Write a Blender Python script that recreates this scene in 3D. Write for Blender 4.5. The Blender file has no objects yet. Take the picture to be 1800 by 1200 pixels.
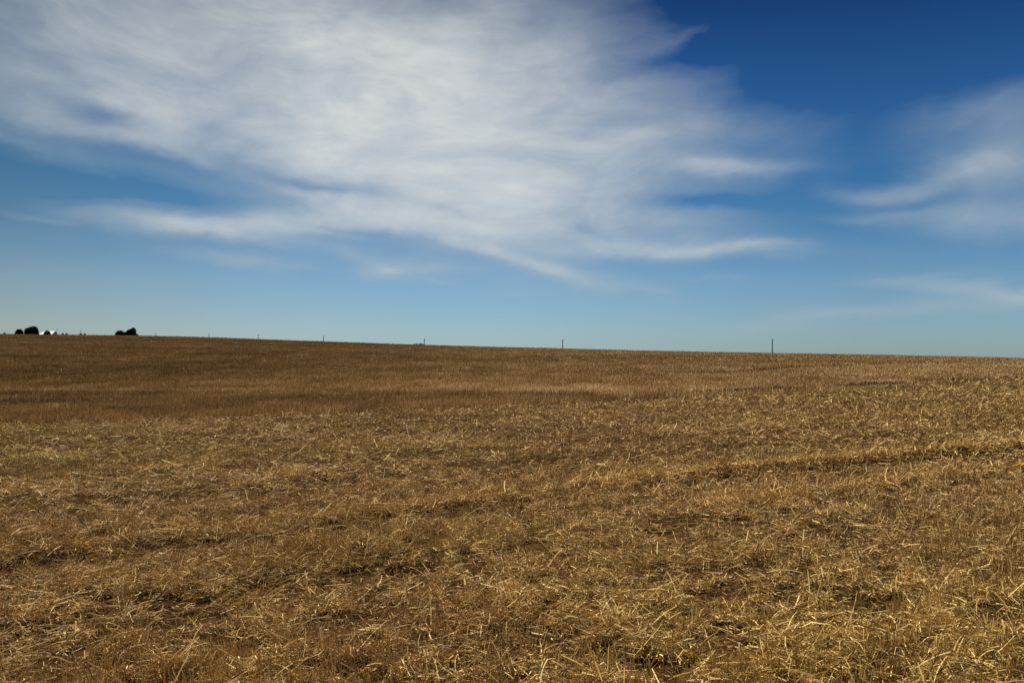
import bpy, math, random, os
import numpy as np
from mathutils import Vector

R = math.radians
rng = np.random.default_rng(11)
random.seed(5)
sc = bpy.context.scene
COL = sc.collection

# ------------------------------------------------------------------ camera
CAM_H = 1.6
FPX, PX0, HORY = 1623.0, 900.0, 640.0        # focal length in photo pixels, centre column, level line
cam_d = bpy.data.cameras.new("camera")
cam = bpy.data.objects.new("camera", cam_d)
COL.objects.link(cam)
cam_d.sensor_width = 36.0
cam_d.lens = 36.0 * FPX / 1800.0
cam_d.clip_start = 0.05
cam_d.clip_end = 30000
PITCH = math.atan((HORY - 600.0) / FPX)
cam.location = (0, 0, CAM_H)
cam.rotation_euler = (math.pi / 2 + PITCH, 0, 0)
sc.camera = cam

def ray(px, py):
    """direction (x, y, z) of a photo pixel, y forward"""
    X = (px - 900.0) / FPX
    Z = (600.0 - py) / FPX
    c, s = math.cos(PITCH), math.sin(PITCH)
    return X, c - Z * s, s + Z * c

def px_t(px, py):
    x, y, z = ray(px, py)
    return x / y, z / y

# ------------------------------------------------------------------ noise
_lat = np.random.default_rng(3).random((256, 256))
def vnoise(x, y):
    xi = np.floor(x).astype(np.int64); yi = np.floor(y).astype(np.int64)
    fx = x - xi; fy = y - yi
    fx = fx * fx * (3 - 2 * fx); fy = fy * fy * (3 - 2 * fy)
    a = _lat[xi & 255, yi & 255]; b = _lat[(xi + 1) & 255, yi & 255]
    c = _lat[xi & 255, (yi + 1) & 255]; d = _lat[(xi + 1) & 255, (yi + 1) & 255]
    return (a * (1 - fx) + b * fx) * (1 - fy) + (c * (1 - fx) + d * fx) * fy
def fbm(x, y, o=4):
    v = 0; a = .5; s = 0
    for k in range(o):
        v = v + a * vnoise(x + 17.3 * k, y + 9.1 * k); s += a
        x = x * 2.03; y = y * 2.03; a *= .5
    return v / s
def sstep(a, b, x):
    t = np.clip((x - a) / (b - a), 0, 1)
    return t * t * (3 - 2 * t)

# ------------------------------------------------------------------ terrain
YC = 150.0
crest = [(-300, 585), (0, 587.3), (100, 588.8), (250, 590.3), (300, 591.2), (367, 593.1), (453, 596.5), (568, 600.5),
         (746, 606.8), (900, 611), (989, 613), (1100, 616.2), (1357, 621.4), (1500, 623.7), (1600, 626.2), (1700, 630),
         (1800, 632.5), (2100, 640)]
_T = np.array([px_t(a, b)[0] for a, b in crest]); _E = np.array([px_t(a, b)[1] for a, b in crest])
def crest_E(t):
    # a few samples averaged, so that the crest has no kinks
    v = 0
    for k in (-.03, -.015, 0, .015, .03):
        v = v + np.interp(t + k, _T, _E)
    return v / 5
def terrain(x, y):
    x = np.asarray(x, float); y = np.asarray(y, float)
    E = crest_E(x / np.maximum(y, YC))
    zc = CAM_H + E * YC
    u = np.clip((y / YC - .1) / .9, 0, 1)
    near = zc * (3 * u**2 - 2 * u**3) + (u**3 - u**2) * .9 * E * YC
    d = np.maximum(y - YC, 0)
    yf = np.minimum(y, 900)
    h = 4.6 * (1 - np.exp(-(d / 60.0)**2)) + np.maximum(y - 900, 0) * .004
    far = CAM_H + E * yf - h
    z = np.where(y < YC, near, far)
    relief = .045 * (fbm(x * .35, y * .35, 3) - .5) + .03 * (fbm(x * 1.6 + 40, y * 1.6, 3) - .5)
    z = z + relief * (y < 200) * (1 - .6 * sstep(60, 150, y))
    # wheel tracks pressed into the field along the drill rows
    a, r = rowc(x, y)
    z = z - .12 * sstep(60, 140, y)
    rn = r - row_bend(a)
    for r0, w, dp in TRACKS:
        z = z - dp * np.exp(-((rn - r0 - .25 * (fbm(a * .08, r0 + 0 * a, 2) - .5)) / w)**2)
    return z
ROW_ANG = R(50.5)
def rowc(x, y):
    s, c = math.sin(ROW_ANG), math.cos(ROW_ANG)
    return x * s + y * c, -x * c + y * s        # along the row, across the rows
def row_bend(a):                             # the rows bend a little towards the camera side further along
    return np.interp(a, [-40, 0, 7, 14, 19, 30, 60], [0, 0, .05, -.3, -.95, -1.9, -2.6])
def edge_r(a):                               # edge of the taller stubble
    return np.interp(a, [-40, -10, 5, 10, 20, 36, 58, 120], [28.5, 27.6, 26.8, 25.2, 23.9, 23.7, 23.0, 22.5])
TRACKS = [(8.05, .30, .07), (6.0, .30, .035), (11.2, .5, .03), (13.6, .3, .03), (46.0, .45, .12), (67, .6, .10)]

# ------------------------------------------------------------------ helpers
def tag(o, label=None, cat=None, group=None, kind=None):
    if label: o["label"] = label
    if cat: o["category"] = cat
    if group: o["group"] = group
    if kind: o["kind"] = kind
    return o
def mesh_np(name, verts, faces, mat, parent=None, smooth=False, tint=None):
    me = bpy.data.meshes.new(name)
    nv = len(verts); nf, k = faces.shape
    me.vertices.add(nv)
    me.vertices.foreach_set("co", verts.astype(np.float32).ravel())
    me.loops.add(nf * k)
    me.loops.foreach_set("vertex_index", faces.astype(np.int32).ravel())
    me.polygons.add(nf)
    me.polygons.foreach_set("loop_start", np.arange(nf, dtype=np.int32) * k)
    me.polygons.foreach_set("loop_total", np.full(nf, k, dtype=np.int32))
    if smooth:
        me.polygons.foreach_set("use_smooth", np.ones(nf, dtype=bool))
    me.update(calc_edges=True)
    if tint is not None:
        at = me.attributes.new("tint", 'FLOAT_COLOR', 'POINT')
        rgba = np.ones((nv, 4), np.float32); rgba[:, :3] = tint
        at.data.foreach_set("color", rgba.ravel())
    me.materials.append(mat)
    o = bpy.data.objects.new(name, me)
    COL.objects.link(o)
    if parent: o.parent = parent
    return o
def empty(name, loc, rz=0):
    o = bpy.data.objects.new(name, None)
    o.location = loc; o.rotation_euler = (0, 0, rz)
    o.empty_display_size = .3
    COL.objects.link(o)
    return o
def new_mat(name):
    m = bpy.data.materials.new(name); m.use_nodes = True
    nt = m.node_tree; nt.nodes.clear()
    out = nt.nodes.new("ShaderNodeOutputMaterial")
    return m, nt, out
def N(nt, typ, **kw):
    n = nt.nodes.new(typ)
    for k, v in kw.items():
        if k in n.inputs.keys(): n.inputs[k].default_value = v
        else: setattr(n, k, v)
    return n
def ramp(nt, stops, fac=None, interp='LINEAR'):
    n = nt.nodes.new("ShaderNodeValToRGB"); cr = n.color_ramp; cr.interpolation = interp
    while len(cr.elements) > 1: cr.elements.remove(cr.elements[-1])
    for i, (p, c) in enumerate(stops):
        e = cr.elements[0] if i == 0 else cr.elements.new(p)
        e.position = p; e.color = (*c, 1) if len(c) == 3 else c
    if fac is not None: nt.links.new(fac, n.inputs[0])
    return n
def simple_mat(name, c1, c2, scale=3, rough=.8, spec=.2, metal=0.):
    m, nt, out = new_mat(name)
    tc = N(nt, "ShaderNodeTexCoord"); nz = N(nt, "ShaderNodeTexNoise"); nz.inputs["Scale"].default_value = scale
    nz.inputs["Detail"].default_value = 5
    nt.links.new(tc.outputs["Object"], nz.inputs["Vector"])
    cr = ramp(nt, [(.3, c1), (.7, c2)], nz.outputs["Fac"])
    b = N(nt, "ShaderNodeBsdfPrincipled"); b.inputs["Roughness"].default_value = rough
    b.inputs["Specular IOR Level"].default_value = spec; b.inputs["Metallic"].default_value = metal
    nt.links.new(cr.outputs[0], b.inputs["Base Color"]); nt.links.new(b.outputs[0], out.inputs[0])
    return m

# ------------------------------------------------------------------ sky and sun
SUN_EL, SUN_AZ = 42.0, -38.0           # azimuth from the view direction (+Y), negative to the left
w = bpy.data.worlds.new("World"); sc.world = w; w.use_nodes = True
nt = w.node_tree; nt.nodes.clear()
L = nt.links.new
wo = N(nt, "ShaderNodeOutputWorld"); bg = N(nt, "ShaderNodeBackground"); L(bg.outputs[0], wo.inputs[0])
tc = N(nt, "ShaderNodeTexCoord")
def M(op, a, b=None, c=None, clamp=False):
    n = nt.nodes.new("ShaderNodeMath"); n.operation = op; n.use_clamp = clamp
    for i, v in enumerate((a, b, c)):
        if v is None: continue
        if isinstance(v, (int, float)): n.inputs[i].default_value = v
        else: L(v, n.inputs[i])
    return n.outputs[0]
def MR(v, a, b, c=0., d=1., interp='SMOOTHSTEP'):
    n = nt.nodes.new("ShaderNodeMapRange"); n.interpolation_type = interp
    L(v, n.inputs["Value"])
    n.inputs["From Min"].default_value = a; n.inputs["From Max"].default_value = b
    n.inputs["To Min"].default_value = c; n.inputs["To Max"].default_value = d
    return n.outputs["Result"]
def mixc(fac, a, b, mode='MIX'):
    n = nt.nodes.new("ShaderNodeMix"); n.data_type = 'RGBA'; n.blend_type = mode
    for s, v in ((n.inputs[0], fac), (n.inputs[6], a), (n.inputs[7], b)):
        if isinstance(v, (int, float)): s.default_value = v
        elif isinstance(v, tuple): s.default_value = (*v, 1)
        else: L(v, s)
    return n.outputs[2]
sky = N(nt, "ShaderNodeTexSky"); sky.sky_type = 'NISHITA'; sky.sun_disc = False
sky.sun_elevation = R(SUN_EL); sky.sun_rotation = R(SUN_AZ % 360)
sky.altitude = 600; sky.air_density = 1.0; sky.dust_density = .6; sky.ozone_density = 1.6
sep = N(nt, "ShaderNodeSeparateXYZ"); L(tc.outputs["Generated"], sep.inputs[0])
X, Y, Z = sep.outputs
AZ = M('ARCTAN2', X, Y); EL = M('ARCSINE', Z)
# clear air: the sky model, deeper away from the horizon
grade = ramp(nt, [(0.0, (.40, .55, .74)), (.06, (.40, .55, .74)), (.138, (.345, .515, .69)), (.235, (.205, .41, .585)), (.332, (.125, .35, .55)), (.425, (.10, .28, .50)), (.515, (.066, .21, .41)), (.60, (.043, .14, .30)), (1.0, (.04, .12, .26))],
             M('MULTIPLY', EL, 1.6))
clear = mixc(1.0, sky.outputs[0], grade.outputs[0], 'MULTIPLY')
side = ramp(nt, [(0.0, (.78, .66, .58)), (.30, (.93, .90, .89)), (.5, (1, 1, 1)), (.85, (1, 1, 1)), (1.0, (1.06, 1.09, 1.09))], MR(AZ, R(-30), R(30), 0, 1, 'LINEAR'))
clear = mixc(1.0, clear, side.outputs[0], 'MULTIPLY')
# streaky high cloud: broad soft patches broken by drawn-out noise
cmb = N(nt, "ShaderNodeCombineXYZ"); L(AZ, cmb.inputs[0]); L(EL, cmb.inputs[1])
# gentle warp of the patches
wn = N(nt, "ShaderNodeTexNoise"); wn.inputs["Scale"].default_value = 5; wn.inputs["Detail"].default_value = 5; wn.inputs["Roughness"].default_value = .6
mpw = N(nt, "ShaderNodeMapping"); mpw.inputs["Scale"].default_value = (1, 2.2, 1); L(cmb.outputs[0], mpw.inputs[0]); L(mpw.outputs[0], wn.inputs["Vector"])
off = N(nt, "ShaderNodeVectorMath", operation='SUBTRACT'); L(wn.outputs["Color"], off.inputs[0]); off.inputs[1].default_value = (.5, .5, .5)
offs = N(nt, "ShaderNodeVectorMath", operation='MULTIPLY'); L(off.outputs[0], offs.inputs[0]); offs.inputs[1].default_value = (.14, .05, 0)
wp = N(nt, "ShaderNodeVectorMath", operation='ADD'); L(cmb.outputs[0], wp.inputs[0]); L(offs.outputs[0], wp.inputs[1])
CLOUDS = [  # px, py, rx, ry, tilt (deg, + = falls to the right), weight
    (560, 120, 400, 170, 12, .95), (620, 150, 190, 110, 30, .3), (220, 60, 340, 110, 5, .55), (90, 160, 190, 50, 10, .28),
    (740, 250, 260, 110, 28, .85), (860, 110, 190, 150, 0, .45), (400, 235, 260, 50, 12, .34),
    (1060, 255, 260, 62, 0, .55), (1290, 286, 95, 14, 2, .65), (1180, 225, 150, 20, 0, .25), (1090, 70, 170, 30, -10, .10), (1210, 58, 110, 8, -16, .12), (1150, 150, 170, 30, -4, .12),
    (980, 330, 200, 45, 5, .5), (1000, 160, 200, 60, -6, .22),
    (390, 400, 150, 17, 0, .85), (560, 388, 190, 22, -3, .75), (720, 380, 160, 24, 5, .45), (420, 425, 60, 14, 10, .2),
    (1010, 395, 230, 30, 4, .5), (1150, 440, 190, 16, 2, .85), (1290, 435, 90, 8, -3, .45),
    (900, 450, 190, 13, 14, .5), (990, 488, 75, 13, 14, .55), (560, 445, 230, 16, 8, .32),
    (690, 482, 60, 15, -3, .62), (765, 502, 30, 5, 5, .2), (430, 462, 110, 9, 6, .38),
    (250, 262, 300, 26, 12, .35), (560, 340, 160, 12, 10, .35), (30, 235, 100, 12, 10, .2),
    (90, 396, 60, 5, 4, .18), (270, 360, 90, 6, -2, .12), (250, 490, 300, 60, 0, .05),
    (1740, 200, 120, 32, -6, .34), (1760, 290, 120, 36, 8, .55), (1570, 335, 85, 13, 2, .5), (1670, 310, 80, 20, -12, .3), (1790, 230, 80, 30, -10, .25),
    (1740, 385, 130, 26, 6, .5), (1580, 375, 110, 10, 2, .22), (1790, 350, 90, 60, 0, .25),
    (1730, 508, 150, 14, 8, .48), (1560, 490, 110, 7, -4, .16), (1560, 545, 260, 14, -6, .32), (1270, 495, 60, 5, 3, .18), (1140, 512, 60, 5, 5, .14),
    (920, 517, 60, 5, 3, .1),
    # gaps of blue
    (165, 190, 62, 20, 12, -.55), (120, 120, 90, 16, 14, -.2), (330, 293, 230, 15, 9, -.45), (560, 320, 110, 10, 10, -.42), (470, 250, 60, 14, 8, -.2),
    (790, 366, 60, 7, 10, -.42), (600, 408, 100, 5, 5, -.25), (1015, 400, 26, 7, 10, -.35), (940, 180, 120, 16, 5, -.12),
    (1050, 350, 160, 10, 2, -.12), (1240, 350, 110, 14, 2, -.3), (200, 330, 230, 22, 6, -.2), (1420, 90, 170, 120, 0, -.12), (1150, 110, 130, 14, -8, -.08), (1260, 10, 150, 30, -10, -.12), (1200, 60, 120, 50, -10, -.10), (1120, 130, 160, 14, -8, -.15),
]
acc = None
for (cx, cy, rx, ry, tilt, wt) in CLOUDS:
    dx, dy, dz = ray(cx, cy)
    az = math.atan2(dx, dy); el = math.atan2(dz, math.hypot(dx, dy))
    k = math.cos(math.atan2(dx, dy))            # pixels shrink in angle away from the centre
    mp = N(nt, "ShaderNodeMapping"); mp.vector_type = 'TEXTURE'
    mp.inputs["Location"].default_value = (az, el, 0)
    mp.inputs["Rotation"].default_value = (0, 0, -R(tilt))
    mp.inputs["Scale"].default_value = (rx / FPX * k * k * 1.12, ry / FPX * k * 1.12, 1)
    L(wp.outputs[0], mp.inputs[0])
    dt = N(nt, "ShaderNodeVectorMath", operation='DOT_PRODUCT'); L(mp.outputs[0], dt.inputs[0]); L(mp.outputs[0], dt.inputs[1])
    g = M('EXPONENT', M('MULTIPLY', dt.outputs["Value"], -1.0))
    acc = M('MULTIPLY', g, wt) if acc is None else M('MULTIPLY_ADD', g, wt, acc)
# streaks fan slightly apart with height
w_ = M('ADD', AZ, .12)
psi = M('MULTIPLY', EL, M('SUBTRACT', 1.0, M('MULTIPLY', M('MULTIPLY', w_, w_), .7)))
def streak(sx, sy, sz, detail, rough, dist=0.0):
    c = N(nt, "ShaderNodeCombineXYZ"); L(M('MULTIPLY', AZ, sx), c.inputs[0]); L(M('MULTIPLY', psi, sy), c.inputs[1]); c.inputs[2].default_value = sz
    n = N(nt, "ShaderNodeTexNoise"); n.inputs["Scale"].default_value = 1.0; n.inputs["Detail"].default_value = detail
    n.inputs["Roughness"].default_value = rough; n.inputs["Distortion"].default_value = dist
    L(c.outputs[0], n.inputs["Vector"])
    return M('SUBTRACT', n.outputs["Fac"], .5)
s1 = streak(7.5, 17, 2.0, 7, .55, .9)
s2 = streak(22, 80, 7.0, 8, .65, .7)
s3 = streak(5.5, 11, 11.0, 6, .52, .6)
acc = M('SUBTRACT', 1.0, M('EXPONENT', M('MULTIPLY', M('MAXIMUM', acc, -.4), -1.35)))
amp = M('ADD', .22, M('MULTIPLY', acc, .75, clamp=True))
dens = M('ADD', acc, M('MULTIPLY', amp, M('ADD', M('MULTIPLY', s1, .60), M('ADD', M('MULTIPLY', s2, .20), M('MULTIPLY', s3, .70)))))
alpha = MR(dens, .03, 1.10, 0, 1, 'LINEAR')
alpha = M('POWER', alpha, .95)
# the cloud takes the light of the air in front of it; a little bluer where thin
cc = ramp(nt, [(0, (3.2, 4.2, 4.9)), (.5, (4.35, 5.0, 5.35)), (.75, (5.9, 6.3, 6.35)), (1, (7.2, 7.4, 7.2))], alpha)
skyc = mixc(M('MULTIPLY', alpha, .95), clear, cc.outputs[0])
L(skyc, bg.inputs[0]); bg.inputs[1].default_value = .0575
w.cycles.sampling_method = 'MANUAL'; w.cycles.sample_map_resolution = 512

sd = bpy.data.lights.new("sun", 'SUN'); so = bpy.data.objects.new("sun", sd); COL.objects.link(so)
sd.energy = 4.9; sd.angle = R(.5); sd.color = (1.0, .94, .84)
sdir = Vector((math.sin(R(SUN_AZ)) * math.cos(R(SUN_EL)), math.cos(R(SUN_AZ)) * math.cos(R(SUN_EL)), math.sin(R(SUN_EL))))
so.rotation_euler = sdir.to_track_quat('Z', 'Y').to_euler()
so.location = sdir * 50

sc.view_settings.view_transform = 'Standard'; sc.view_settings.look = 'None'
sc.view_settings.gamma = 1; sc.view_settings.use_curve_mapping = False
sc.view_settings.exposure = 0.8

SKY_ONLY = False
#@@END_SETUP
# ------------------------------------------------------------------ ground
def field_mat():
    m, nt, out = new_mat("field_soil"); L = nt.links.new
    geo = N(nt, "ShaderNodeNewGeometry")
    mp = N(nt, "ShaderNodeMapping"); mp.inputs["Rotation"].default_value = (0, 0, -(math.pi / 2 - ROW_ANG))
    L(geo.outputs["Position"], mp.inputs[0])
    def nz(scale, sxy, det, rough=.6):
        q = N(nt, "ShaderNodeMapping"); q.inputs["Scale"].default_value = (sxy[0], sxy[1], 1); L(mp.outputs[0], q.inputs[0])
        n = N(nt, "ShaderNodeTexNoise"); n.inputs["Scale"].default_value = scale; n.inputs["Detail"].default_value = det
        n.inputs["Roughness"].default_value = rough; L(q.outputs[0], n.inputs["Vector"]); return n.outputs["Fac"]
    fine = nz(14, (.5, 1), 8, .7); mid = nz(1.1, (.35, 1), 5); big = nz(.05, (.3, 1), 4)
    c1 = ramp(nt, [(.34, (.018, .010, .005)), (.5, (.050, .029, .013)), (.68, (.20, .125, .06))], fine)
    c2 = ramp(nt, [(.35, (.55, .5, .45)), (.65, (1.15, 1.05, .95))], mid)
    mx = N(nt, "ShaderNodeMix", data_type='RGBA', blend_type='MULTIPLY'); mx.inputs[0].default_value = 1
    L(c1.outputs[0], mx.inputs[6]); L(c2.outputs[0], mx.inputs[7])
    c3 = ramp(nt, [(.38, (.85, .80, .76)), (.62, (1.1, 1.08, 1.0))], big)
    mx2 = N(nt, "ShaderNodeMix", data_type='RGBA', blend_type='MULTIPLY'); mx2.inputs[0].default_value = 1
    L(mx.outputs[2], mx2.inputs[6]); L(c3.outputs[0], mx2.inputs[7])
    b = N(nt, "ShaderNodeBsdfPrincipled"); b.inputs["Roughness"].default_value = 1.0; b.inputs["Specular IOR Level"].default_value = 0.0
    L(mx2.outputs[2], b.inputs["Base Color"])
    bp = N(nt, "ShaderNodeBump"); bp.inputs["Strength"].default_value = .8; bp.inputs["Distance"].default_value = .03
    L(fine, bp.inputs["Height"]); L(bp.outputs[0], b.inputs["Normal"]); L(b.outputs[0], out.inputs[0])
    return m
def build_ground():
    rad = np.concatenate([[.3], np.geomspace(1.0, 160, 520), np.geomspace(164, 9000, 90)])
    front = np.linspace(R(-40), R(40), 430)
    back = np.linspace(R(40), R(320), 90)[1:-1]
    ang = np.concatenate([front, back])
    A, Rr = np.meshgrid(ang, rad)
    x = Rr * np.sin(A); y = Rr * np.cos(A); z = terrain(x, y)
    nr, na = A.shape
    v = np.stack([x, y, z], -1).reshape(-1, 3)
    v = np.vstack([v, [[0, 0, float(terrain(0., 0.))]]])
    i = np.arange(nr - 1)[:, None]; j = np.arange(na)[None, :]; j2 = (j + 1) % na
    f = np.stack([i * na + j, i * na + j2, (i + 1) * na + j2, (i + 1) * na + j], -1).reshape(-1, 4)[:, ::-1]
    # the little disc under the camera
    c = len(v) - 1
    f2 = np.stack([np.full(na, c), np.arange(na), (np.arange(na) + 1) % na, np.full(na, c)], -1)[:, ::-1]
    o = mesh_np("ground", v, f, field_mat(), smooth=True)
    import bmesh
    bm = bmesh.new(); bm.from_mesh(o.data); bm.verts.ensure_lookup_table()
    for k in range(na):
        bm.faces.new((bm.verts[c], bm.verts[(k + 1) % na], bm.verts[k]))
    bm.to_mesh(o.data); bm.free()
    tag(o, kind="structure")
    return o

# ------------------------------------------------------------------ straw and stubble
def straw_mat(name, transl=.10):
    m, nt, out = new_mat(name); L = nt.links.new
    at = N(nt, "ShaderNodeAttribute"); at.attribute_name = "tint"
    b = N(nt, "ShaderNodeBsdfPrincipled"); b.inputs["Roughness"].default_value = .65; b.inputs["Specular IOR Level"].default_value = .06
    tr = N(nt, "ShaderNodeBsdfTranslucent"); mx = N(nt, "ShaderNodeMixShader"); mx.inputs[0].default_value = transl
    L(at.outputs["Color"], b.inputs["Base Color"]); L(at.outputs["Color"], tr.inputs["Color"])
    L(b.outputs[0], mx.inputs[1]); L(tr.outputs[0], mx.inputs[2]); L(mx.outputs[0], out.inputs[0])
    return m

def zones(x, y):
    """what the combine left where: tint, share of standing stems, litter cover"""
    a, r = rowc(x, y)
    rw = r + .5 * (fbm(a * .12, a * 0 + 3.3, 3) - .5) * 2 + .25 * (fbm(x * 1.4, y * 1.4, 2) - .5)
    edge = edge_r(a) + 1.3 * (fbm(a * .5, 0 * a + 8, 3) - .5)
    far = sstep(-.2 - .06 * np.maximum(a - 12, 0), .5 + .09 * np.maximum(a - 12, 0), r - edge + (.3 + .5 * sstep(10, 30, a)) * (rng.random(np.shape(a)) - .5) + .9 * (fbm(x * 1.1, y * 1.1, 2) - .5))                       # taller stubble past the last pass
    rw = rw - row_bend(a)
    patch = fbm(a * .16 + 5, r * .5, 4)                # long patches along the rows
    tr = 0
    for r0, w0 in ((7.85, .42), (6.0, .32), (11.2, .6), (13.6, .4), (18.2, .3), (20.4, .3)):
        tr = np.maximum(tr, np.exp(-((rw - r0) / w0)**2))
    wind = np.exp(-((r - row_bend(a) - 8.62 - .12 * (fbm(a * 1.1, 0 * a, 2) - .5)) / .22)**2) * sstep(4, 12, a) * (.3 + 1.1 * fbm(a * .6, 0 * a + 2, 2))             # ridge of straw beside the wheel track
    return a, r, rw, far, patch, tr, wind

def colour(n, tone, far, patch, gold, grey=0.):
    """tone 0..1 per straw"""
    dark = np.array([.075, .040, .015]); mid = np.array([.48, .290, .098]); light = np.array([.90, .68, .31])
    t = tone[:, None]
    c = np.where(t < .55, dark + (mid - dark) * (t / .55), mid + (light - mid) * ((t - .55) / .45))
    red = np.array([.99, 1.03, 1.20])
    c = c * (1 + (red - 1) * (far[:, None]))
    g = np.array([1.0, 1.05, .92])
    c = c * (1 + (g - 1) * gold[:, None])
    gr = np.array([.88, .98, 1.25])
    c = c * (1 + (gr - 1) * (np.zeros(n) + grey)[:, None])
    return c

def ribbons(P, D, Lg, W, bend, tint, name, label, mat, seg):
    """P base points, D unit directions, Lg lengths, W widths, bend sideways sag"""
    n = len(P)
    up = np.tile([0, 0, 1.0], (n, 1))
    rv = rng.normal(size=(n, 3)); 
    S = np.cross(D, rv); S /= np.linalg.norm(S, axis=1)[:, None] + 1e-9
    Bd = np.cross(D, S)
    vs = []
    for k in range(seg + 1):
        t = k / seg
        c = P + D * (Lg * t)[:, None] + Bd * (bend * 4 * t * (1 - t) * Lg)[:, None]
        c[:, 2] -= (np.abs(bend) * Lg * t * t) * .6
        hw = W * (.5 - .12 * t)
        vs.append(c - S * hw[:, None]); vs.append(c + S * hw[:, None])
    V = np.stack(vs, 1)                      # n, 2(seg+1), 3
    m = 2 * (seg + 1)
    base = (np.arange(n) * m)[:, None]
    F = np.concatenate([base + np.array([[2 * k, 2 * k + 1, 2 * k + 3, 2 * k + 2]]) for k in range(seg)], 1).reshape(-1, 4)
    T = np.repeat(tint, m, 0)
    o = mesh_np(name, V.reshape(-1, 3), F, mat, smooth=False, tint=T)
    return o

def sample(n, y0, y1, spread=.70):
    y = y0 * (y1 / y0)**rng.random(n)
    x = (rng.random(n) * 2 - 1) * spread * y
    return x, y

def void(x, y):
    # hand-sized holes in the litter where the dark ground shows
    return np.maximum(sstep(.45, .57, fbm(x * 7.5 + 70, y * 6.5, 2)), 0.35 * sstep(.55, .68, fbm(x * 2.3 + 11, y * 2.3 + 5, 3))) * (1 - .75 * sstep(14, 26, y))

def heap(x, y):
    return .35 * fbm(x * 1.3 + 7, y * 1.3 + 3, 3) + .65 * fbm(x * 4.6 + 2, y * 4.6 + 31, 2)

def tone_of(n, x, y, patch, base, var):
    var = var * 1.75
    t = base + var * (rng.random(n) - .5) * 2 + .35 * (fbm(x * .5, y * .5 + 9, 4) - .5)
    t += (rng.random(n) > .92) * .4
    return np.clip(t, 0, 1)

def lying(n, y0, y1, name, label, seg):
    x, y = sample(n, y0, y1)
    a, r, rw, far, patch, tr, wind = zones(x, y)
    hp = heap(x, y)
    cover = .42 + 1.2 * sstep(.36, .56, hp) * (.7 + .5 * patch) - 1.3 * void(x, y) - .62 * tr * (1 - wind) + 1.5 * wind
    cover *= (1 - .78 * far)
    keep = rng.random(n) < np.clip(cover / (1.55 + .9 * (1 - sstep(5, 12, y))), .02, 1)
    x, y, far, patch, hp, tr, wind, rw, a = (q[keep] for q in (x, y, far, patch, hp, tr, wind, rw, a)); n = len(x)
    th = rng.random(n) * 2 * math.pi
    # loosely combed along the rows
    al = rng.random(n) < .08
    th = np.where(al, (math.pi / 2 - ROW_ANG) + rng.normal(0, .45, n) + math.pi * (rng.random(n) < .5), th)
    pit = np.abs(rng.normal(0, .27, n)) * (rng.random(n) < .8) + (rng.random(n) < .13) * rng.random(n) * .8
    D = np.stack([np.cos(th) * np.cos(pit), np.sin(th) * np.cos(pit), np.sin(pit)], -1)
    lod = np.maximum(1, y / 9.0)
    Lg = np.clip(rng.lognormal(math.log(.088), .52, n), .03, .30) * lod**.30
    W = (.0034 + .0046 * rng.random(n)**1.6) * np.maximum(1, y / 9)**.92
    thick = .022 + .070 * sstep(.42, .68, hp) + .07 * wind - .01 * tr
    z = terrain(x, y) + rng.random(n)**1.3 * thick + .003
    P = np.stack([x - D[:, 0] * Lg / 2, y - D[:, 1] * Lg / 2, z], -1)
    bend = rng.normal(0, .075, n)
    tone = tone_of(n, x, y, patch, .50 + .05 * wind, .24) 
    gold = np.clip(sstep(.35, .7, fbm(x * .12 + 30, y * .12, 3)) + .3 * wind, 0, 1)
    o = ribbons(P, D, Lg, W, bend, colour(n, tone, far * .8, patch, gold), name, label, STRAW, seg)
    tag(o, label, "straw", kind="stuff")

def chaff(n, y0, y1, name, label):
    x, y = sample(n, y0, y1)
    a, r, rw, far, patch, tr, wind = zones(x, y)
    keep = (far < .5) & (rng.random(n) < (.35 + .65 * fbm(x * 3, y * 3 + 50, 3)) * (1 - .88 * void(x, y)))
    x, y, patch = x[keep], y[keep], patch[keep]; n = len(x)
    th = rng.random(n) * 2 * math.pi; pit = rng.normal(0, .18, n)
    D = np.stack([np.cos(th) * np.cos(pit), np.sin(th) * np.cos(pit), np.sin(pit)], -1)
    sc_ = np.maximum(1, y / 9)**.9
    Lg = (.012 + .04 * rng.random(n)**2) * sc_; W = (.003 + .005 * rng.random(n)) * sc_
    P = np.stack([x, y, terrain(x, y) + .004 + .012 * rng.random(n)], -1)
    tone = tone_of(n, x, y, patch, .42, .3)
    o = ribbons(P, D, Lg, W, rng.normal(0, .05, n), colour(n, tone, 0 * x, patch, 0 * x, 0.) , name, label, STRAW, 1)
    tag(o, label, "chaff", kind="stuff")

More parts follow.
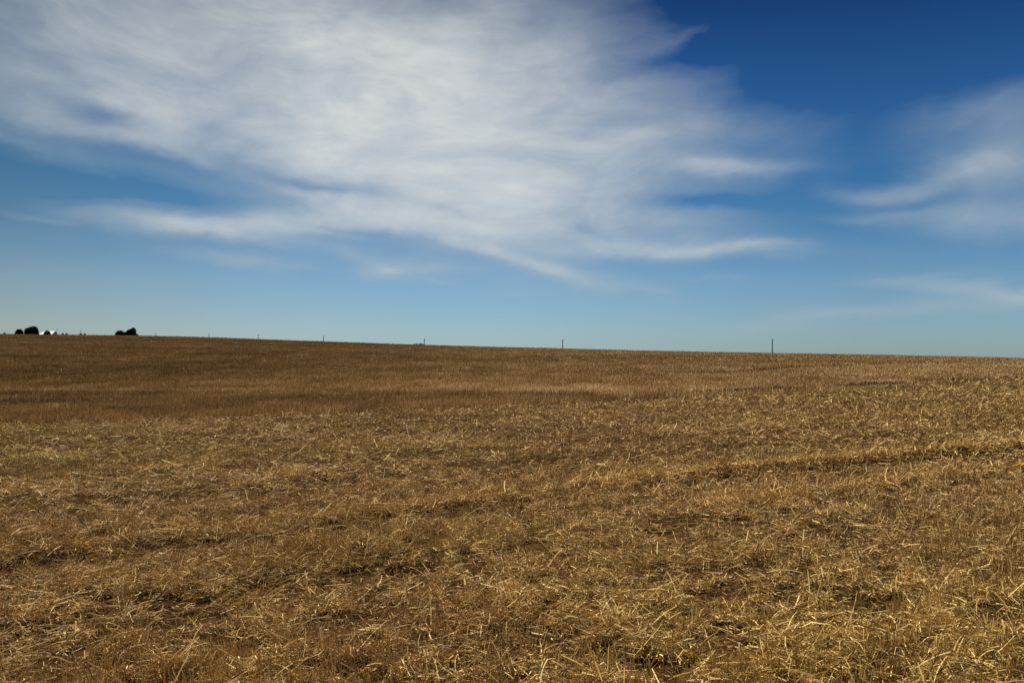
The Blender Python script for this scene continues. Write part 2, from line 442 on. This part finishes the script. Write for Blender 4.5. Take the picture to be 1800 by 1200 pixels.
def windrow(name, label, rows):
    """ridges of straw thrown up beside the wheel tracks"""
    Ps, Ds, Ls, Ws, Ts = [], [], [], [], []
    s, c = math.sin(ROW_ANG), math.cos(ROW_ANG)
    for (r0, a0, a1, per_m, wid, hgt) in rows:
        n = int(per_m * (a1 - a0)); a = a0 + (a1 - a0) * rng.random(n)
        q = rng.normal(0, 1, n)
        broken = .25 + 1.1 * fbm(a * .8, a * 0 + r0, 3) 
        keep = rng.random(n) < broken
        a, q = a[keep], q[keep]; n = len(a)
        mid = r0 + row_bend(a) + .12 * (fbm(a * 1.1, 0 * a, 2) - .5)
        r = mid + q * wid
        x = a * s - r * c; y = a * c + r * s
        ridge = hgt * np.exp(-q * q * .8) * (.45 + 1.1 * fbm(a * 1.7, 0 * a + r0, 3))
        th = (math.pi / 2 - ROW_ANG) + rng.normal(0, .75, n) + math.pi * (rng.random(n) < .5)
        pit = np.abs(rng.normal(0, .3, n))
        D = np.stack([np.cos(th) * np.cos(pit), np.sin(th) * np.cos(pit), np.sin(pit)], -1)
        Lg = np.clip(rng.lognormal(math.log(.13), .5, n), .04, .34)
        z = terrain(x, y) + ridge * rng.random(n)**.6 + .01
        Ps.append(np.stack([x - D[:, 0] * Lg / 2, y - D[:, 1] * Lg / 2, z], -1)); Ds.append(D); Ls.append(Lg)
        Ws.append((.0042 + .005 * rng.random(n)) * np.maximum(1, y / 9)**.9)
        tone = np.clip(.62 + .28 * (rng.random(n) - .5) * 2, 0, 1)
        Ts.append(colour(n, tone, np.zeros(n), 0, np.ones(n) * .5))
    P = np.vstack(Ps); n = len(P)
    o = ribbons(P, np.vstack(Ds), np.concatenate(Ls), np.concatenate(Ws), rng.normal(0, .08, n), np.vstack(Ts), name, label, STRAW, 2)
    tag(o, label, "straw", kind="stuff")

def standing(n, y0, y1, name, label, seg, want_far):
    x, y = sample(n, y0, y1)
    # sow in drill rows
    a, r = rowc(x, y)
    sp = .19
    snap = y < 40
    r2 = np.where(snap, np.round(r / sp) * sp + rng.normal(0, .018, n), r)
    s, c = math.sin(ROW_ANG), math.cos(ROW_ANG)
    x = a * s - r2 * c; y = a * c + r2 * s
    ok = y > y0 * .9
    x, y = x[ok], y[ok]; n = len(x)
    a, r, rw, far, patch, tr, wind = zones(x, y)
    cov = (.22 + .85 * sstep(.42, .62, patch)) * (1 - .9 * tr)
    cov = cov * (1 - far) * (1 - .8 * void(x, y)) + far * .95
    # tracks that cross the far stubble, one of them printed by tyre lugs
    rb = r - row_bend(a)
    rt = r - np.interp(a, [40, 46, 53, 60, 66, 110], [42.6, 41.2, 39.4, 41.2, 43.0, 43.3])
    strip_shade = np.exp(-(rt / .55)**4) * (a > 40) * np.where(a < 57, (np.sin(a * 2 * math.pi / .62) > -.1) * sstep(40, 46, a), .75)
    strip_shade = np.maximum(strip_shade, .9 * np.exp(-((rb - 67) / .5)**2) * (a > 70) * .5)
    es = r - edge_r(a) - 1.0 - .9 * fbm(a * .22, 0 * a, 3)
    strip_shade = np.maximum(strip_shade, np.exp(-(es / .42)**4) * sstep(27, 34, a) * (.3 + .65 * sstep(.40, .62, fbm(a * .35, 0 * a + 5, 3) + .05)))
    strip_shade = strip_shade * far

    keep = (rng.random(n) < cov) & ((far > .5) == want_far)
    x, y, far, patch, tr, rw, a, strip_shade = (q[keep] for q in (x, y, far, patch, tr, rw, a, strip_shade)); n = len(x)
    th = rng.random(n) * 2 * math.pi
    pit = math.pi / 2 - np.abs(rng.normal(0, .22 + .12 * (1 - far), n)) - (rng.random(n) < .08) * .6
    D = np.stack([np.cos(th) * np.cos(pit), np.sin(th) * np.cos(pit), np.sin(pit)], -1)
    Lg = (.095 + .06 * rng.random(n)) * (1 + .6 * far) * (1 + .35 * (fbm(x * .4, y * .4, 2) - .5))
    Lg *= 1 + (rng.random(n) > .985) * .5
    W = (.0028 + .0024 * rng.random(n)) * np.maximum(1, y / 7.5)**.90
    P = np.stack([x, y, terrain(x, y) - .005], -1)
    strip = fbm(a * .012, rw * .10, 3)
    # broad paler and darker swaths left by the passes; cloud shadow and vignette toned in at left
    yy = y + 5 * (fbm(x * .04, y * .02 + 4, 2) - .5) + .03 * x
    sw = -.12 * (1 - sstep(33, 39, yy)) * (1 - .6 * sstep(10, 35, x)) + .045 * sstep(37, 40, yy) * (1 - sstep(43, 52, yy)) + .20 * sstep(-30, 8, x) - .05
    clump = fbm(x * .9, y * .35, 3) - .5
    var = .22 * np.clip(1.15 - y / 150, .3, 1)
    tone = tone_of(n, x, y, patch, .42 + far * (.24 * (strip - .5) + sw + .35 * clump + .34 * (fbm(x * .045 + 60, y * .32, 4) - .5)), 1) * 0 + np.clip(.42 + far * (.24 * (strip - .5) + sw + .35 * clump + .34 * (fbm(x * .045 + 60, y * .32, 4) - .5)) + var * (rng.random(n) - .5) * 2 + .3 * (fbm(x * .5, y * .5 + 9, 4) - .5) + (rng.random(n) > .985) * .3 + far * .4 * (rng.random(n) < .5) * (fbm(x * 2.2 + 90, y * .7, 2) > .83), 0, 1)
    gold = sstep(.4, .7, fbm(x * .12 + 30, y * .12, 3)) * (1 - far)
    shaded = (rng.random(n) < strip_shade)                      # stems coloured dark for the shade in tracks and along the stubble edge
    tint = colour(n, np.where(shaded, tone * .25, tone), far, patch, gold, .5 * (1 - far))
    tint = np.where(shaded[:, None], tint * .40, tint)
    Lg = np.where(shaded, Lg * 1.08, Lg)
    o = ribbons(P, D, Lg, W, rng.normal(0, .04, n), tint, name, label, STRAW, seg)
    tag(o, label, "stubble", kind="stuff")

# ------------------------------------------------------------------ poles
def tube(pts, radii, seg=10):
    V = []; F = []
    for (p, rr) in zip(pts, radii):
        for k in range(seg):
            t = 2 * math.pi * k / seg
            V.append((p[0] + rr * math.cos(t), p[1] + rr * math.sin(t), p[2]))
    for i in range(len(pts) - 1):
        for k in range(seg):
            F.append((i * seg + k, i * seg + (k + 1) % seg, (i + 1) * seg + (k + 1) % seg, (i + 1) * seg + k))
    V.append(tuple(pts[-1])); c = len(V) - 1; b = (len(pts) - 1) * seg
    for k in range(seg): F.append((b + k, b + (k + 1) % seg, c))
    return V, F
def pymesh(name, V, F, mat, parent=None, smooth=True):
    me = bpy.data.meshes.new(name); me.from_pydata([tuple(v) for v in V], [], F); me.update()
    if smooth: me.polygons.foreach_set("use_smooth", np.ones(len(me.polygons), bool))
    me.materials.append(mat)
    o = bpy.data.objects.new(name, me); COL.objects.link(o)
    if parent: o.parent = parent
    return o

def build_poles():
    wood = simple_mat("weathered_pole_wood", (.035, .028, .022), (.075, .06, .048), 2)
    glz = simple_mat("brown_porcelain", (.05, .02, .012), (.08, .03, .02), 6, .25, .5)
    steel = simple_mat("galvanised_steel", (.25, .26, .27), (.35, .36, .37), 8, .5, .5, .8)
    DEP = 61.6; C0 = 3.89
    spec = [  # index along the line, photo column, photo row of the top
        (0, 1357.5, 596, "tall dark utility pole standing furthest right, the largest on the skyline"),
        (1, 989, 596.5, "slim dark utility pole near the middle of the skyline, second tallest"),
        (2, 745.8, 595, "dark utility pole with the low dark shrub at its left foot"),
        (3, 568.5, 590, "small utility pole on the skyline, next one left of the pole with the shrub"),
        (4, 453.8, 587.5, "short faint utility pole, fourth to the left of the large right-hand pole save one"),
        (5, 367.5, 586, "tiny faint utility pole, nearest of the line to the right of the leaning tree"),
        (6, 274, 584.5, "barely visible pole tip just right of the leaning dark tree"),
        (8, 141, 579, "thin pole tip above two tiny dark bushes between barn and leaning tree"),
        (9, 100, 577, "thin pole tip just right of the white barn roof"),
    ]
    spec[4] = spec[4][:3] + ("short faint utility pole midway between leaning tree and the shrub pole",)
    spec[5] = spec[5][:3] + ("tiny faint utility pole, second pole tip right of the leaning dark tree",)
    proto = None
    for (n, px, top, label) in spec:
        Yd = DEP * (n + C0)
        t, e = px_t(px, top)
        x = t * Yd; ztop = CAM_H + e * Yd
        zb = float(terrain(np.array([x]), np.array([Yd]))[0])
        H = ztop - zb
        if proto is None:
            root = empty("utility_pole", (x, Yd, zb))
            Hh = 9.0
            V, F = tube([(0, 0, -.6), (0, 0, 2), (0, 0, 5), (0, 0, Hh - .05), (0, 0, Hh)], [.17, .16, .14, .115, .10], 12)
            pymesh("shaft", V, F, wood, root)
            V, F = tube([(.16, 0, Hh - .25), (.16, 0, Hh - .05), (.16, 0, Hh), (.16, 0, Hh + .03), (.16, 0, Hh + .10), (.16, 0, Hh + .16)], [.02, .02, .055, .065, .05, .035], 10)
            pymesh("insulator", V, F, glz, root)
            V, F = tube([(0, 0, Hh - .42), (0, 0, Hh - .36)], [.13, .13], 12)
            pymesh("pole_band", V, F, steel, root)
            proto = root
        else:
            root = proto.copy(); COL.objects.link(root)
            for ch in list(proto.children):
                c = ch.copy(); COL.objects.link(c); c.parent = root
            root.location = (x, Yd, zb)
        root.scale = (1 + .06 * n, 1 + .06 * n, H / 9.0) if n < 6 else (1.2, 1.2, H / 9.0)
        tag(root, label, "utility pole", "utility poles in a line along the skyline")

# ------------------------------------------------------------------ trees, shrubs, barn
def build_farm():
    bark = simple_mat("bark", (.05, .038, .028), (.09, .07, .05), 4)
    leaf, nt_, out_ = new_mat("dark_foliage")
    at = N(nt_, "ShaderNodeAttribute"); at.attribute_name = "tint"
    b = N(nt_, "ShaderNodeBsdfPrincipled"); b.inputs["Roughness"].default_value = .7; b.inputs["Specular IOR Level"].default_value = .1
    nt_.links.new(at.outputs["Color"], b.inputs["Base Color"]); nt_.links.new(b.outputs[0], out_.inputs[0])
    K = FPX
    def tree(name, x, y, zb, ztop, lobes, label, cat, group=None, leafsz=.5, dens=1.0, trunk=True):
        """lobes: (dx, dz_centre, rx, rz) in metres about the trunk foot (dz above foot)"""
        root = empty(name, (x, y, zb))
        Vs = []; Fs = []; Ts = []; base = 0
        for (dx, dz, rx, rz) in lobes:
            ry = rx * .85
            n = int(1500 * dens * max(.5, rx * rz / 4))
            d = rng.normal(size=(n, 3)); d /= np.linalg.norm(d, axis=1)[:, None]
            rr = (.35 + .65 * rng.random(n)**.35)
            lump = .90 + .26 * fbm(d[:, 0] * 2.2 + dx + 5, d[:, 2] * 2.2 + d[:, 1] * 1.3 + 9, 2)
            c = d * rr[:, None] * lump[:, None] * np.array([rx, ry, rz]) + np.array([dx, 0, dz])
            q = rng.normal(size=(n, 3)); q /= np.linalg.norm(q, axis=1)[:, None]
            s = np.cross(q, rng.normal(size=(n, 3))); s /= np.linalg.norm(s, axis=1)[:, None]
            t = np.cross(q, s)
            sz = (leafsz * (.5 + .7 * rng.random(n)))[:, None]
            quad = np.stack([c - s * sz * .5, c + t * sz * .35, c + s * sz * .5, c - t * sz * .35], 1)
            Vs.append(quad.reshape(-1, 3)); Fs.append(base + np.arange(n * 4).reshape(n, 4)); base += n * 4
            g = (.6 + .8 * rng.random(n))[:, None] * np.array([[.026, .034, .015]])
            Ts.append(np.repeat(g, 4, 0))
        if trunk:
            h = lobes[0][1]
            V, F = tube([(0, 0, -.3), (.05, 0, h * .5), (.1, .05, h), (.12, .05, h + lobes[0][3] * .5)], [.28, .22, .15, .05], 8)
            base0 = len(V)
            for (dx, dz, rx, rz) in lobes:
                for k in range(3):
                    a0 = rng.random() * 6.28
                    p1 = np.array([dx + math.cos(a0) * rx * .5, math.sin(a0) * rx * .5, dz + rz * .2])
                    v2, f2 = tube([(.05, 0, h * .45), tuple(p1 * .5 + np.array([.05, 0, h * .4]) * .5), tuple(p1)], [.10, .07, .03], 6)
                    o_ = len(V); V += v2; F += [tuple(i + o_ for i in ff) for ff in f2]
            pymesh("trunk", V, F, bark, root)
        else:
            V = []; F = []
            for k in range(6):
                a0 = rng.random() * 6.28; rx = lobes[0][2]
                v2, f2 = tube([(0, 0, -.1), (math.cos(a0) * rx * .3, math.sin(a0) * rx * .3, lobes[0][1]), (math.cos(a0) * rx * .6, math.sin(a0) * rx * .5, lobes[0][1] + lobes[0][3] * .5)], [.06, .04, .02], 6)
                o_ = len(V); V += v2; F += [tuple(i + o_ for i in ff) for ff in f2]
            pymesh("stem", V, F, bark, root)
        mesh_np("crown" if trunk else "foliage", np.vstack(Vs), np.vstack(Fs), leaf, root, tint=np.vstack(Ts))
        tag(root, label, cat, group)
        return root
    def at_px(px, py, Yd):
        t, e = px_t(px, py)
        return t * Yd, CAM_H + e * Yd
    def zg(x, y): return float(terrain(np.array([x]), np.array([float(y)]))[0])
    def px_tree(name, Yd, cx, parts, label, cat, group=None, **kw):
        """parts: (px, py_top, half width px, half height px) of each lobe"""
        x, _ = at_px(cx, 586, Yd); zb = zg(x, Yd); s = Yd / K
        lobes = []
        for (px, pt, hw, hh) in parts:
            lx, zt = at_px(px, pt, Yd)
            lobes.append((lx - x, zt - hh * s - zb, hw * s, hh * s))
        return tree(name, x, Yd, zb, 0, lobes, label, cat, group, **kw)
    G = "trees around the distant farm"
    px_tree("tree", 700, 34, [(34, 578.2, 7.4, 9), (31, 580.3, 5, 7)], "small round dark tree left of the big tree on the far skyline", "tree", G)
    px_tree("tree", 705, 56, [(57, 573.6, 9, 10), (62, 574, 5.5, 9), (50, 575.5, 7, 8), (56, 577.5, 12.5, 10)], "broad dark tree with a flat top, largest tree left of the white barn", "tree", G)
    px_tree("tree", 690, 83, [(83, 580.6, 4, 7), (80, 582.6, 3.6, 6), (86, 583, 3.2, 6)], "low rounded dark tree standing in front of the white barn roof", "tree", G)
    px_tree("tree", 640, 210, [(211, 580.6, 7.5, 8), (207, 583, 5, 6)], "low round dark tree just left of the leaning tree", "tree", G)
    px_tree("tree", 645, 230, [(233.5, 576, 5.5, 6.5), (229, 578.6, 6.5, 6), (224, 582, 7, 6), (232, 582, 8, 7)], "dark tree whose crown leans up to the right, tallest right of the barn", "tree", G)
    GB = "small dark bushes along the far skyline"
    for (Yd, cx, parts, label) in [
        (700, 8, [(8, 583.2, 2.6, 5)], "tiny dark bush at the far left end of the skyline"),
        (690, 110, [(110.5, 584.8, 2.8, 5)], "tiny dark bush right of the barn, left of a close pair"),
        (692, 117, [(117, 584.8, 2.8, 5)], "tiny dark bush right of the barn, right of a close pair"),
        (690, 142, [(142, 585.2, 3, 5)], "tiny dark bush under the thin pole tip left of the leaning tree"),
        (692, 149, [(149, 585.4, 3, 5)], "tiny dark bush just right of the thin pole tip"),
        (640, 241, [(240, 586.4, 4.5, 5)], "low dark bush at the right foot of the leaning tree"),
    ]:
        px_tree("bush", Yd, cx, parts, label, "bush", GB, leafsz=.3, trunk=False)
    px_tree("shrub", 362, 736, [(740, 603.2, 6, 7), (733, 603.5, 6, 7), (728, 604.2, 3.5, 6)], "long low dark shrub touching the foot of a utility pole on the skyline", "shrub", leafsz=.22, dens=2.5, trunk=False)
    # barn: white walls under a white metal roof, hipped to the left
    Yd = 720; s = Yd / K
    x0, zr = at_px(70.5, 581.9, Yd); x1, _ = at_px(97, 581, Yd)
    xm = (x0 + x1) / 2; zb = zg(xm, Yd); hw = (x1 - x0) / 2; Hr = zr - zb; He = Hr - 3.2; dp = 6.0
    root = empty("barn", (xm, Yd, zb))
    white = simple_mat("white_painted_boards", (.62, .62, .60), (.74, .74, .72), 1.5, .6, .3)
    metal = simple_mat("white_metal_roof", (.62, .63, .63), (.72, .73, .73), .6, .7, .15)
    dark = simple_mat("dark_door_paint", (.05, .05, .055), (.08, .08, .085), 2)
    w0 = hw - .4
    V = [(-w0, -dp, -.3), (w0, -dp, -.3), (w0, dp, -.3), (-w0, dp, -.3), (-w0, -dp, He), (w0, -dp, He), (w0, dp, He), (-w0, dp, He), (w0, 0, Hr - .25)]
    F = [(0, 1, 5, 4), (1, 2, 6, 8, 5), (2, 3, 7, 6), (3, 0, 4, 7)]
    pymesh("wall", V, F, white, root, False)
    e = .35
    ridge0 = (-hw + 3.8, 0, Hr)
    A = [(-hw, -dp - e, He - .1), (hw, -dp - e, He - .1), (hw, dp + e, He - .1), (-hw, dp + e, He - .1), ridge0, (hw, 0, Hr)]
    B = [(a_, b_, c_ - .12) for a_, b_, c_ in A]
    V = A + B
    F = [(0, 1, 5, 4), (2, 3, 4, 5), (3, 0, 4), (6, 10, 11, 7), (8, 11, 10, 9), (9, 10, 6), (0, 6, 7, 1), (1, 7, 11, 5), (5, 11, 8, 2), (2, 8, 9, 3), (3, 9, 6, 0)]
    pymesh("roof", V, F, metal, root, False)
    V = [(-1.6, -dp - .05, 0), (1.6, -dp - .05, 0), (1.6, -dp - .05, 3.0), (-1.6, -dp - .05, 3.0), (-1.6, -dp + .02, 0), (1.6, -dp + .02, 0), (1.6, -dp + .02, 3.0), (-1.6, -dp + .02, 3.0)]
    F = [(0, 1, 2, 3), (1, 5, 6, 2), (5, 4, 7, 6), (4, 0, 3, 7), (3, 2, 6, 7)]
    pymesh("door", V, F, dark, root, False)
    tag(root, "white barn with white roof behind a dark tree on the far skyline", "barn")

if not SKY_ONLY:
    build_ground()
    STRAW = straw_mat("straw")
    Q = 1.0
    lying(int(720000 * Q), 3.0, 14, "loose_straw", "golden loose straw lying criss-cross over the near field", 3)
    lying(int(420000 * Q), 14, 60, "scattered_straw", "golden scattered straw covering the middle of the field", 1)
    chaff(int(450000 * Q), 3.0, 40, "chaff", "short broken bits of straw littering the bare ground")
    windrow("straw_ridge", "raised golden ridge of straw running beside the wheel tracks",
            [(8.62, 8, 45, 750, .11, .115), (8.62, 0, 7, 300, .12, .05), (6.5, 8, 16, 400, .12, .07)])
    standing(int(180000 * Q), 3.0, 14, "short_stubble", "short cut stubble stems standing in rows in the foreground", 2, False)
    standing(int(200000 * Q), 14, 160, "sparse_stubble", "short stubble standing between straw in the middle distance", 1, False)
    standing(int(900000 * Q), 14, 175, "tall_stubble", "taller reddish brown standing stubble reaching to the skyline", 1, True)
    build_poles()
    build_farm()
